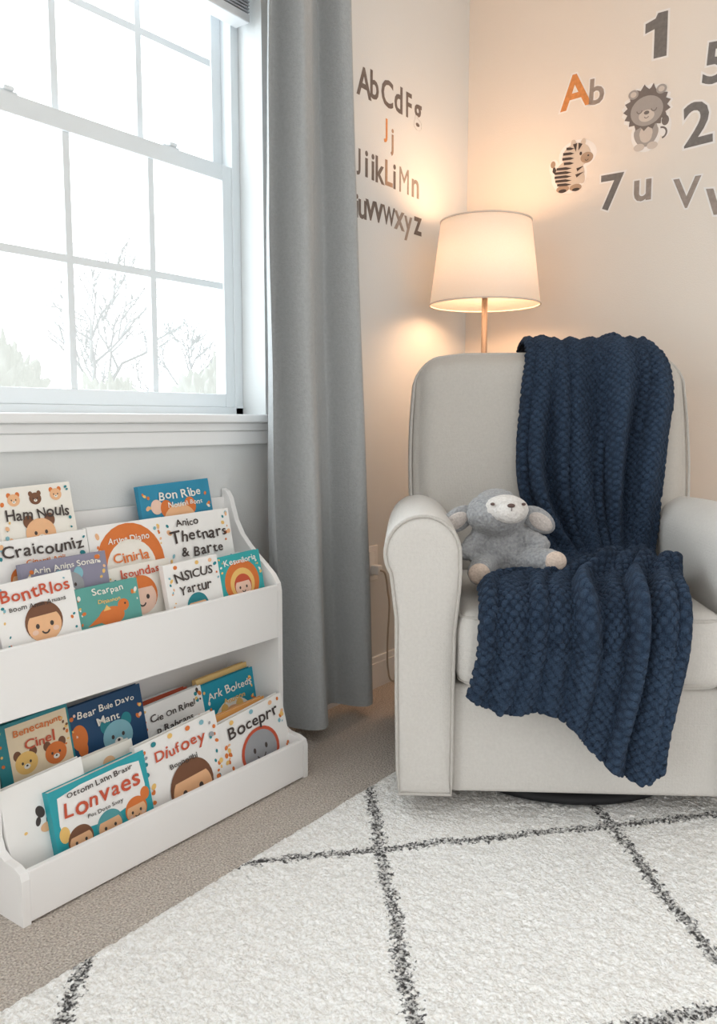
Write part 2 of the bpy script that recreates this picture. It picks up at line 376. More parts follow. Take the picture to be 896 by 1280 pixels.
def printed(name,shapes,parent,y0,step=.00018,w=1,H=0,zs=1.0):
    """shapes in units of w; z measured down from the top H"""
    cols=[]; bm=bmesh.new(); y=y0
    def mi(c):
        if c not in cols: cols.append(c)
        return cols.index(c)
    for s in shapes:
        k=s[0]
        if k=='d': _,x,z,rx,rz,c=s[:6]; poly(bm,disc_pts(x*w,H-z*w*zs,rx*w,rz*w,rot=(s[6] if len(s)>6 else 0)),y,mi(c))
        elif k=='s': _,x,z,rx,rz,a0,a1,c=s; poly(bm,disc_pts(x*w,H-z*w*zs,rx*w,rz*w,a0,a1),y,mi(c))
        elif k=='a':
            _,x,z,r0,r1,a0,a1,c=s; o=disc_pts(x*w,H-z*w*zs,r1*w,r1*w,a0,a1,20); i=disc_pts(x*w,H-z*w*zs,r0*w,r0*w,a0,a1,20)
            for q in range(20): poly(bm,[i[q],o[q],o[q+1],i[q+1]],y,mi(c))
        elif k=='p': poly(bm,[(a*w,H-b*w*zs) for a,b in s[1]],y,mi(s[2]))
        elif k=='t': _,tx,x,z,ww,hm,c=s[:7]; place_text(bm,tx,x*w,H-z*w*zs,ww*w,hm*w*min(1,zs*1.08),y,mi(c),rot=(s[7] if len(s)>7 else 0))
        y-=step
    o=build(name,bm,[flatcol(c) for c in cols],parent,recalc=False); return o
ZS=.76
def face(x,z,r,skin=PEA,hair=BRN,smile=True):
    q=1/ZS
    L=[('d',x,z,r,r*.95,hair),('d',x,z+.16*r*q,r*.90,r*.80,skin),('s',x,z-.10*r*q,r*.96,r*.85,15,165,hair),('d',x-.38*r,z+.15*r*q,.10*r,.12*r,INK),('d',x+.38*r,z+.15*r*q,.10*r,.12*r,INK),('d',x-.55*r,z+.42*r*q,.16*r,.12*r,PNK),('d',x+.55*r,z+.42*r*q,.16*r,.12*r,PNK)]
    if smile: L.append(('a',x,z+.35*r*q,.16*r,.24*r,200,340,INK))
    return L
def critter(x,z,r,c,e=None):
    e=e or c; q=1/ZS
    return [('d',x-.7*r,z-.75*r*q,.35*r,.4*r,e),('d',x+.7*r,z-.75*r*q,.35*r,.4*r,e),('d',x,z,r,.9*r,c),('d',x-.35*r,z-.05*r,.10*r,.12*r,INK),('d',x+.35*r,z-.05*r,.10*r,.12*r,INK),('d',x,z+.28*r*q,.28*r,.2*r,CRM),('d',x,z+.22*r*q,.1*r,.08*r,INK)]
def dots(pts,r,cs): return [('d',a,b,r,r*.8,cs[i%len(cs)]) for i,(a,b) in enumerate(pts)]
def confetti(seed,n,cs,zmax=1.0):
    q=random.Random(seed); L=[]
    for i in range(n):
        side=q.choice((-1,1)); x=side*q.uniform(.38,.46); z=q.uniform(.05,zmax); r=q.uniform(.012,.026)
        L.append(('d',x,z,r,r*q.uniform(.6,1.6),q.choice(cs),q.uniform(0,3)))
    return L
LEAN=math.radians(10)
def book(pl,pr,pt,yt,fl,roll,cov,shapes,label,group,th=.015,spine=None,lean=LEAN):
    pm=(pl+pr)/2; A=on_y(pl,pt,yt); B=on_y(pr,pt,yt); C=on_y(pm,pt,yt); w=B.x-A.x; h=(C.z-fl)/math.cos(lean)
    r=empty('picture_book',((A.x+B.x)/2,yt-h*math.sin(lean),fl+.001),0,label,'book',group); r.rotation_euler=(-lean,math.radians(roll),0)
    cm=mat('cover_%s'%('%02x%02x%02x'%tuple(int(q*255) for q in cov)),cov,.38,0,var=.03,vscale=12)
    sm=cm if spine is None else mat('cover_%s'%('%02x%02x%02x'%tuple(int(q*255) for q in spine)),spine,.38,0,var=.03,vscale=12)
    bm=bmesh.new(); bx(bm,-w/2,w/2,0,.0020,0,h,.0006); bx(bm,-w/2,w/2,th-.0020,th,0,h,.0006)
    nf=len(bm.faces); bx(bm,-w/2-.0012,-w/2+.0012,0.0003,th-.0003,.0002,h-.0002,.0005); bm.faces.ensure_lookup_table()
    for f in bm.faces[nf:]: f.material_index=1
    build('cover',bm,[cm,sm],r)
    bm=bmesh.new(); k=max(3,int((th-.004)/.0022)); st_=(th-.0044)/k
    for q in range(k): bx(bm,-w/2+.0015,w/2-.0025,.0022+q*st_,.0022+(q+.86)*st_,.003,h-.0025-.0006*(q%2))
    build('pages',bm,M_page,r)
    ts=[s for s in shapes if s[0]=='t']; ar=[s for s in shapes if s[0]!='t']
    if ar: printed('illustration',ar,r,-.0004,.00004,w,h,ZS)
    if ts: printed('title',ts,r,-.0030,.00003,w,h,ZS)
    return r
GU='picture books in the upper shelf tray'; GL='picture books in the lower shelf tray'
MC=[ORG,YEL,PEA,TEAL,SKY]
bk=[
# back row
(-4,90,607,-.045,.56,-2,CRM,[*critter(-.28,.20,.08,PEA,ORG),*critter(0,.21,.08,BRN,BRN),*critter(.28,.18,.08,PEA,ORG),('t','Ham Nouls',0,.44,.84,.19,INK),*critter(0,.76,.2,PEA,BRN),*confetti(1,10,MC,.8)],'cream picture book titled Ham Nouls at the back left of the upper tray',GU),
(175,262,603,-.045,.56,-2,BLU,[*confetti(2,14,[YEL,ORG,PEA,CRM],.8),('d',-.3,.32,.08,.08,PNK),('t','Bon Ribe',.04,.17,.74,.13,CRM),('t','Nouinii Bont',.10,.32,.5,.08,CRM),*critter(0,.60,.24,PEA,ORG)],'blue picture book titled Bon Ribe at the back right of the upper tray',GU),
# second row
(-6,110,670,-.080,.46,-1.5,WHT,[('t','Craicouniz',0,.16,.88,.17,INK),('t','Cinarsl Anii',0,.31,.5,.07,ORG),*face(-.26,.50,.13,PEA,ORG),*face(.05,.50,.13,PNK,BRN),*face(.34,.50,.12,PEA,TEAL),*confetti(3,8,MC,.4)],'white picture book titled Craicouniz behind the purple one',GU),
(110,203,653,-.080,.46,-1,WHT,[('d',0,.62,.46,.46,ORG),('d',0,.66,.33,.31,CRM),*confetti(4,12,MC,.4),('t','Arune Diano',0,.25,.56,.12,CRM),('t','Cinirla',0,.50,.52,.15,ORG),('t','Munuurr',0,.68,.5,.10,INK)],'white picture book with an orange arch on its cover',GU),
(200,286,641,-.080,.46,-1,WHT,[('t','Anico',-.14,.12,.34,.10,INK),('t','Thetnars',0,.31,.86,.18,INK),('t','& Barte',.02,.54,.6,.14,INK),*confetti(5,16,MC,.9)],'white picture book titled Thetnars & Barte beside the sloping right side panel',GU),
# third row
(27,133,697,-.116,.42,-1,LIL,[('t','Arin Anins Sonan',0,.12,.78,.09,CRM),*confetti(6,12,[PEA,CRM,ORG,YEL],.5),*critter(.02,.40,.16,GRY,SKY)],'slate purple picture book with small cream title in the upper tray',GU),
(133,212,705,-.116,.42,-1,CRM,[('t','Isoundas',0,.13,.82,.15,RED),*confetti(7,10,MC,.6),*face(-.03,.52,.26,PNK,ORG)],'cream picture book with an orange haired face on its cover',GU),
# front row
(-5,94,722,-.150,.40,-3,WHT,[('t','BontRIos',0,.20,.88,.2,RED),('t','Boom Anon Anuans',0,.40,.72,.07,INK),*confetti(8,14,MC,1),*face(.04,.68,.24,PEA,BRN)],'white picture book titled BontRIos with a boy on the cover',GU),
(92,172,730,-.150,.40,-1,GRN,[('t','Scarpan',0,.12,.74,.15,CRM),('t','Dinannon',0,.29,.5,.08,YEL),('d',.02,.56,.2,.12,ORG),('d',.22,.42,.09,.08,ORG),('p',[(-.15,.5),(-.36,.66),(-.14,.64)],ORG),('p',[(-.1,.46),(-.04,.36),(.02,.45)],YEL),('d',.25,.4,.015,.015,INK),*confetti(9,12,[CRM,YEL,ORG],.8)],'teal green picture book with an orange dinosaur on its cover',GU),
(206,273,700,-.150,.40,-2,WHT,[('t','NSICUS',0,.26,.84,.2,INK),('t','Yartur',0,.52,.6,.15,INK),*dots([(-.3,.08),(.1,.07),(.35,.08)],.035,[ORG,YEL,PEA]),*confetti(10,12,MC,.9),*face(0,.86,.2,PEA,TEAL)],'white picture book titled NSICUS in dark letters',GU),
(272,325,692,-.150,.40,-2,(.05,.42,.44),[('t','Kesuniloria',0,.15,.84,.13,WHT),('d',0,.62,.40,.36,ORG),('d',0,.66,.28,.26,YEL),*confetti(11,10,[CRM,YEL],.5),*face(0,.70,.2,PNK,RED)],'small turquoise picture book with an orange dome at the right end of the upper tray',GU),
# lower back row
(-5,88,894,-.105,.08,-2,TEAL,[('p',[(-.36,.06),(.47,.06),(.47,1.2),(-.36,1.2)],(.84,.70,.50)),('t','Benecanunt',.05,.20,.66,.11,ORG),('t','Cinel',.05,.42,.46,.17,RED),*critter(-.16,.70,.15,YEL,BRN),*critter(.24,.72,.15,ORG,BRN),*confetti(12,12,[ORG,BRN,YEL],.7)],'cream picture book with teal spine and orange letters, back left of lower tray',GL),
(84,178,870,-.098,.08,-2,NAV,[('t','Bear Bule Davo',0,.15,.76,.11,CRM),('t','Mant',0,.33,.4,.12,CRM),*critter(.10,.64,.2,SKY,TEAL),('d',-.38,.46,.10,.14,ORG),('d',-.36,.62,.06,.1,ORG),*confetti(13,10,[YEL,PNK,ORG],.5)],'navy blue picture book with a pale blue animal in the lower tray',GL),
(158,228,872,-.050,.08,-2,WHT,[],'plain white book at the very back of the lower tray behind the red one',GL),
(160,236,872,-.068,.08,-2,RED,[],'red edged book standing behind the white ones in the lower tray',GL),
(167,250,874,-.086,.08,-2,(.30,.33,.34),[],'thin grey book tucked between red and white books in the lower tray',GL),
(175,254,871,-.104,.08,-3,WHT,[('t','Cie On Rinel',0,.22,.72,.12,INK),('t','p Rahrans',0,.44,.6,.13,INK),*confetti(14,18,[ORG,TEAL,YEL,INK],.7)],'white picture book titled Cie On Rinel at the back of the lower tray',GL),
(247,312,838,-.082,.08,-2,(.88,.60,.25),[],'yellow edged book directly behind the blue Ark Bolteds book',GL),
(252,318,845,-.103,.08,-2,(.02,.30,.42),[('t','Ark Bolteds',0,.22,.82,.15,CRM),('t','Anuonn',.05,.42,.5,.1,YEL),('d',0,.85,.38,.34,CRM),*critter(0,.76,.2,PEA,YEL),*confetti(15,12,[ORG,YEL,CRM],.6)],'bright blue picture book titled Ark Bolteds at the back right of the lower tray',GL),
# lower front row
(4,108,966,-.190,.018,-3,WHT,[('d',-.10,.50,.05,.07,INK,.4),('d',-.14,.62,.03,.05,INK,-.3),('d',.08,.66,.13,.12,INK),('d',.02,.54,.05,.06,INK),('d',.16,.54,.05,.06,INK),('d',.04,.64,.015,.015,CRM),('d',.12,.64,.015,.015,CRM),('d',.30,.60,.10,.09,TEAL),('d',.22,.78,.16,.05,ORG),('d',-.06,.74,.07,.05,PEA),('p',[(.34,.48),(.44,.42),(.42,.56)],ORG),*dots([(.2,.3),(-.3,.7),(.34,.40)],.02,[ORG,YEL,ORG])],'white book with a small dark and orange animal, far left of the lower tray',GL),
(104,168,935,-.168,.018,-2,CRM,[('d',0,.3,.12,.1,PEA)],'cream book peeking out above the teal Lonvaes book',GL),
(64,184,963,-.214,.018,-3,(.03,.36,.42),[('p',[(-.43,.10),(-.2,.06),(.2,.06),(.43,.10),(.45,.40),(.42,.60),(.2,.56),(0,.60),(-.2,.56),(-.42,.60),(-.45,.40)],WHT),('t','Ottonn Lann Brasir',0,.12,.7,.065,INK),('t','Lonvaes',0,.285,.80,.19,RED),('t','Pot Doto Snoy',0,.45,.60,.065,INK),('d',-.42,.52,.05,.07,YEL),('d',.43,.5,.05,.06,ORG),*face(-.28,.645,.125,PEA,BRN),*face(.02,.650,.135,PEA,(.10,.35,.38)),*face(.31,.635,.12,PEA,ORG)],'teal bordered picture book titled Lonvaes with three children on the cover',GL,.020),
(174,274,909,-.205,.018,-4,WHT,[*confetti(17,40,[YEL,TEAL,ORG,GRY],1.1),*dots([(-.3,.06),(-.1,.05),(.12,.06),(.3,.07)],.03,[TEAL,YEL,ORG,SKY]),('t','Diufoey',0,.26,.82,.2,RED),('t','Bonnonhi',0,.43,.5,.07,INK),*face(.05,.77,.27,PEA,BRN)],'white picture book titled Diufoey with a large dark haired face',GL,.018),
(263,332,884,-.180,.018,-2,(.78,.38,.12),[],'orange edged book behind the white Boceprr book',GL),
(276,356,884,-.208,.018,-5,WHT,[('t','Boceprr',0,.22,.80,.2,INK),*confetti(18,28,[YEL,SKY,PEA,ORG],1),*dots([(-.3,.06),(0,.05),(.3,.06)],.03,[YEL,SKY,PEA]),('d',.03,.64,.29,.26,RED),('d',.03,.64,.25,.225,GRY),('d',-.06,.60,.02,.03,INK),('d',.12,.60,.02,.03,INK),('a',.03,.66,.06,.075,200,340,INK)],'white picture book titled Boceprr, round grey face, right end of the lower tray',GL,.018,ORG),
]
for b in bk: book(*b)
# ---------------------------------------------------------------- wall stickers
BRD=(.17,.14,.125); OR2=(.66,.27,.09); GR2=(.19,.175,.165); TAU=(.33,.275,.24); TAN=(.40,.27,.19)
M_bord=mat('sticker_white',(.84,.81,.78),.6,var=.02)
def speck(c):
    n='sticker_%02x%02x%02x'%tuple(int(q*255) for q in c)
    return mat(n,c,.65,var=.35,vscale=70)
def sticker(ch,pos,rz,h,col,label,group,name='letter_sticker',roll=0,border=0.05,bold=.028,nx=1.0):
    r=empty(name,pos,rz,label,'wall sticker',group)
    ref=text_mesh(ch,bold,.012); lo,hi=bounds(ref); k=h/(hi[1]-lo[1])
    def T(y): return Matrix.Translation((0,y,0))@Matrix.Rotation(math.radians(roll),4,'Y')@Matrix(((k*nx,0,0,0),(0,0,-.02,0),(0,k,0,0),(0,0,0,1)))@Matrix.Translation((-(lo[0]+hi[0])/2,-(lo[1]+hi[1])/2,0))
    ref.transform(T(-.0007 if border else -.0003)); ref.materials.append(speck(col)); link('letter' if not ch.isdigit() else 'numeral',ref,r)
    if border:
        b=text_mesh(ch,bold+border,.012); b.transform(T(-.0002)); b.materials.append(M_bord); link('sticker_border',b,r)
ordn=['first','second','third','fourth','fifth','sixth','seventh','eighth']
rows=[('top',[('A',455,103,.088),('b',468,107,.085),('C',484,117,.085),('d',498,124,.085),('F',511,132,.080),('g',522,147,.085)]),
 ('second',[('J',482,163,.075),('j',490,178,.085)]),
 ('third',[('J',448,202,.080),('i',458,205,.080),('i',466,209,.080),('k',475,213,.082),('L',486,217,.080),('i',493,221,.078),('M',505,226,.080),('n',519,236,.060)]),
 ('bottom',[('i',446,257,.070),('u',453,262,.058),('v',463,263,.062),('v',473,266,.062),('w',486,270,.060),('x',499,276,.060),('y',510,286,.080),('z',522,283,.060)])]
for rn,ls in rows:
    for i,(c_,px,py,h) in enumerate(ls):
        p=on_y(px,py,-.0002); c=OR2 if (rn,c_)==('second','J') else (TAN if (rn,c_) in (('second','j'),('third','L')) else (TAU if (rn,c_) in (('third','M'),('third','n'),('bottom','x'),('bottom','y')) else BRD))
        cn='orange' if c is OR2 else ('tan' if c is TAN else ('taupe' if c is TAU else 'dark brown'))
        nm='capital' if c_.isupper() else 'small'
        sticker(c_,p,0,h,c,f'{cn} {nm} letter {c_} wall sticker, {ordn[i]} in the {rn} row beside the curtain','letter stickers beside the curtain',border=0,bold=0.0 if c_ in 'Mw' else .018,nx=.90 if c_ not in 'MwF' else .76)
RW=-PI/2
for c_,px,py,h,c,roll,lab in [('1',820,45,.137,GR2,0,'grey number 1 wall sticker above the lion'),('A',719,114,.112,OR2,-3,'orange capital letter A wall sticker above the zebra'),('b',746,114,.085,TAU,2,'taupe small letter b wall sticker beside the orange A'),
   ('5',895,78,.125,GR2,4,'grey number 5 wall sticker cut off by the right edge of the photo'),('2',872,154,.135,GR2,-4,'grey number 2 wall sticker right of the lion'),('7',765,240,.118,GR2,0,'grey number 7 wall sticker beside the zebra'),
   ('u',803,238,.068,TAU,0,'taupe small letter u wall sticker right of the number 7'),('V',858,241,.095,TAU,0,'speckled taupe letter V wall sticker below the number 2'),('v',896,252,.080,TAU,6,'taupe letter v wall sticker cut off at the lower right of the number 2')]:
    sticker(c_,on_x(px,py,XC-.0002),RW,h,c,lab,'stickers above the armchair','number_sticker' if c_.isdigit() else 'letter_sticker',roll=roll,border=.035,bold=.02)
LG=(.38,.345,.32); LD=(.19,.16,.145); LC=(.62,.55,.49); B=(.84,.81,.78)
r=empty('lion_sticker',on_x(808,148,XC-.0002),RW,'wall sticker of a sitting lion cub with shaggy dark mane','wall sticker','stickers above the armchair')
def spiky(cx,cz,rx,rz,n,amp):
    return [(cx+(rx*(1+(amp if k%2 else 0)))*math.cos(2*PI*k/n),cz+(rz*(1+(amp if k%2 else 0)))*math.sin(2*PI*k/n)) for k in range(n)]
u=.098
printed('sticker_border',[('p',spiky(0,-.32,.78,.72,40,.1),B),('d',0,.48,.50,.60,B),('d',.62,.35,.2,.36,B)],r,-.0001,.0001,u,0)
printed('body',[('a',.50,.55,.14,.20,-80,100,LD),('d',.62,.18,.12,.16,LD),('d',0,.45,.39,.46,LG),('d',-.22,.90,.18,.12,LC),('d',.22,.90,.18,.12,LC),('d',0,.50,.22,.28,LC),('d',-.30,.55,.09,.22,LG,.3),('d',.30,.55,.09,.22,LG,-.3)],r,-.0005,.00008,u,0)
printed('mane',[('p',spiky(0,-.32,.66,.60,34,.20),LD),('p',[(-.3,-.8),(-.1,-1.1),(.05,-.85),(.2,-1.08),(.3,-.8)],LD),('d',-.46,-.84,.17,.15,LG),('d',.46,-.84,.17,.15,LG),('d',-.46,-.84,.10,.09,LC),('d',.46,-.84,.10,.09,LC)],r,-.0013,.00008,u,0)
printed('face',[('d',0,-.24,.54,.48,LG),('d',0,-.08,.26,.19,LC),('d',0,-.18,.09,.06,LD),('a',-.24,-.28,.07,.10,180,360,LD),('a',.24,-.28,.07,.10,180,360,LD),('a',0,-.08,.06,.085,200,340,LD)],r,-.0018,.00006,u,0)
r=empty('zebra_sticker',on_x(715,209,XC-.0002),RW,'wall sticker of a chubby seated cream zebra with dark stripes','wall sticker','stickers above the armchair')
ZC=(.62,.54,.46); ZD=(.07,.055,.05); ZT=(.40,.29,.21); u=.090
printed('sticker_border',[('d',-.12,.30,.72,.66,B),('d',.20,-.42,.76,.56,B),('d',-.74,-.1,.2,.3,B)],r,-.0001,.0001,u,0)
printed('body',[('p',[(-.58,.30),(-.80,.05),(-.76,-.22),(-.64,.0),(-.44,.12)],ZD),('d',-.78,-.22,.10,.13,ZT),('d',-.10,.26,.60,.56,ZC),('d',-.36,.76,.26,.14,ZT),('d',.16,.78,.24,.13,ZT),('d',.36,.40,.15,.28,ZC,.3),('d',.04,-.84,.11,.17,ZC,.2),('d',.42,-.84,.10,.15,ZC,-.2),('d',.16,-.40,.56,.46,ZC),('d',.58,-.26,.25,.20,ZT)],r,-.0005,.00008,u,0)
st=[]
for k in range(5):
    z=-.06+k*.15; e=.60*math.sqrt(max(0,1-((z-.26+.05)/.56)**2)); st.append(('p',[(-.10-e,z),(-.25,z+.02),(.0,z+.10),(-.20,z+.13),(-.10-e,z+.09)],ZD))
for k in range(4):
    z=-.76+k*.18; e=.56*math.sqrt(max(0,1-((z+.40+.04)/.46)**2)); st.append(('p',[(.16-e,z),(-.08,z+.02),(.08,z+.09),(-.06,z+.12),(.16-e,z+.10)],ZD))
st+=[('p',[(.02,-.83),(.18,-.85),(.14,-.54)],ZD),('p',[(.24,-.85),(.40,-.78),(.24,-.56)],ZD),('p',[(.18,.08),(.47,.03),(.22,.2)],ZD),('p',[(.14,.30),(.48,.25),(.20,.42)],ZD),('d',-.36,.84,.16,.07,ZD),('d',.18,.86,.15,.06,ZD),('d',.34,-.44,.05,.065,ZD),('d',.64,-.32,.035,.03,ZD),('a',.58,-.22,.06,.08,200,340,ZD)]
printed('stripes',st,r,-.0017,.00005,u,0)
# ---------------------------------------------------------------- armchair
CX,CY,CR=-.576,-.950,math.radians(-57.2)
CM=Matrix.Translation((CX,CY,0))@Matrix.Rotation(CR,4,'Z')
ch=empty('armchair',(CX,CY,0),CR,'grey upholstered glider armchair with rolled arms in the corner','armchair')
RT=.0185
bm=bmesh.new(); lathe(bm,[(.295,RT+.001),(.310,RT+.004),(.310,RT+.018),(.295,RT+.024),(.10,RT+.028),(.08,RT+.028),(.08,.085)],64,0,.375); build('swivel_base',bm,M_black,ch,True)
bm=rbox(.60,.70,.25,.012,(0,0.004,0)); bmesh.ops.translate(bm,verts=bm.verts,vec=(0,.372,.066+.125)); build('base_panel',bm,M_chair,ch,True)
def armprof(s):
    P=[(-.056,.066),(-.063,.12),(-.066,.30),(-.067,.47)]
    c=(-.006,.612); R=.086
    for k in range(23):
        a=math.radians(212-k*(214)/22); rx=R if a>PI/2 else R*.98; P.append((c[0]+rx*math.cos(a),c[1]+R*math.sin(a)))
    P+=[(.079,.57),(.077,.53),(.073,.49),(.068,.44),(.066,.30),(.065,.12),(.062,.066)]
    return [(x*s,z) for x,z in P]
def armmesh(s,x0):
    P=armprof(s); n=len(P)
    def inset(d):
        out=[]
        for i in range(n):
            a=Vector(P[i-1]);b=Vector(P[(i+1)%n]); t=(b-a).normalized(); nn=Vector((t.y,-t.x))*s
            out.append(Vector(P[i])+nn*d)
        return out
    secs=[(-.006,.050),(-.007,.030),(-.003,.012),(.003,.005),(.012,.001),(.03,0),(.2,0),(.4,0),(.6,0),(.70,.0),(.73,.01),(.74,.03)]
    bm=bmesh.new(); rings=[]
    for y,d in secs:
        q=inset(d) if d else [Vector(p) for p in P]
        dz=-.02*max(0,(y-.3)/.44)**2
        rings.append([bm.verts.new((x0+p.x,y,max(.066,p.y)+(dz if p.y>.3 else 0))) for p in q])
    for A,B_ in zip(rings,rings[1:]):
        for k in range(n): bm.faces.new((A[k],A[(k+1)%n],B_[(k+1)%n],B_[k]))
    bm.faces.new(rings[0]); bm.faces.new(rings[-1][::-1])
    a=build('arm',bm,M_chair,ch,True)
    bm=bmesh.new(); q=inset(.004); tube(bm,[(x0+p.x,.000,max(.066,p.y)) for p in q],.0040,8,True); build('piping',bm,M_pipe,a,True)
armmesh(1,-.359); armmesh(-1,.359)
SZ=.40; bm=rbox(.580,.555,.160,.032,(0,.012,.020)); bmesh.ops.translate(bm,verts=bm.verts,vec=(0,.268,SZ)); sc=build('seat_cushion',bm,M_chair,ch,True)
for z in (SZ+.080-.010,SZ-.080+.010):
    bm=bmesh.new(); a,rr=.29-.008,.03
    pts=[(-a,.53,z)]+[(-a,.02+rr,z)]+[(-a+rr-rr*math.cos(t*PI/12),.002+rr-rr*math.sin(t*PI/12),z) for t in range(7)]+[(x,.002-.006*(1-(x/.28)**2),z) for x in np.linspace(-a+rr,a-rr,14)]+[(a-rr+rr*math.sin(t*PI/12),.002+rr-rr*math.cos(t*PI/12),z) for t in range(7)]+[(a,.53,z)]
    tube(bm,pts,.005,8); build('piping',bm,M_pipe,sc,True)
# backrest
BT=Matrix.Translation((0,.655,.762))@Matrix.Rotation(math.radians(-10),4,'X')
def bshape(x,z):
    k=z/.33; x*=1-.025*max(0,k)**2-.02*max(0,-k)
    if z>.10:
        d=max(0,abs(x)-.20)/.17; z-=.030*d**2.6*((z-.10)/.227)
    return x,z
bm=rbox(.770,.165,.655,.062,(0.012,.034,.006),n=27,seg=6)
for v in bm.verts: v.co.x,v.co.z=bshape(v.co.x,v.co.z)
bm.transform(BT); bc=build('backrest',bm,M_chairb,ch,True)
def rrect(hw,hh,rr):
    P=[]
    for cx,cz,a0 in ((hw-rr,hh-rr,0),(-hw+rr,hh-rr,90),(-hw+rr,-hh+rr,180),(hw-rr,-hh+rr,270)):
        for k in range(9):
            a=math.radians(a0+k*90/8); P.append((cx+rr*math.cos(a),cz+rr*math.sin(a)))
    return P
P=rrect(.380,.322,.064); P2=[]
for i in range(len(P)):
    a=P[i];b=P[(i+1)%len(P)]; P2.append(a)
    if math.dist(a,b)>.1: P2+=[(a[0]+(b[0]-a[0])*t/8,a[1]+(b[1]-a[1])*t/8) for t in range(1,8)]
out=[]
for x,z in P2:
    x,z=bshape(x,z); x+=math.copysign(.010*(1-min(1,abs(z)/.33)**2),x)
    out.append(BT@Vector((x,-.050,z)))
bm=bmesh.new(); tube(bm,out,.0042,8,True); build('piping',bm,M_pipe,bc,True)
bm=rbox(.77,.075,.86,.032,(0,.006,0)); bm.transform(Matrix.Translation((0,.752,.56))@Matrix.Rotation(math.radians(-10),4,'X')); build('back_shell',bm,M_chairb,ch,True)
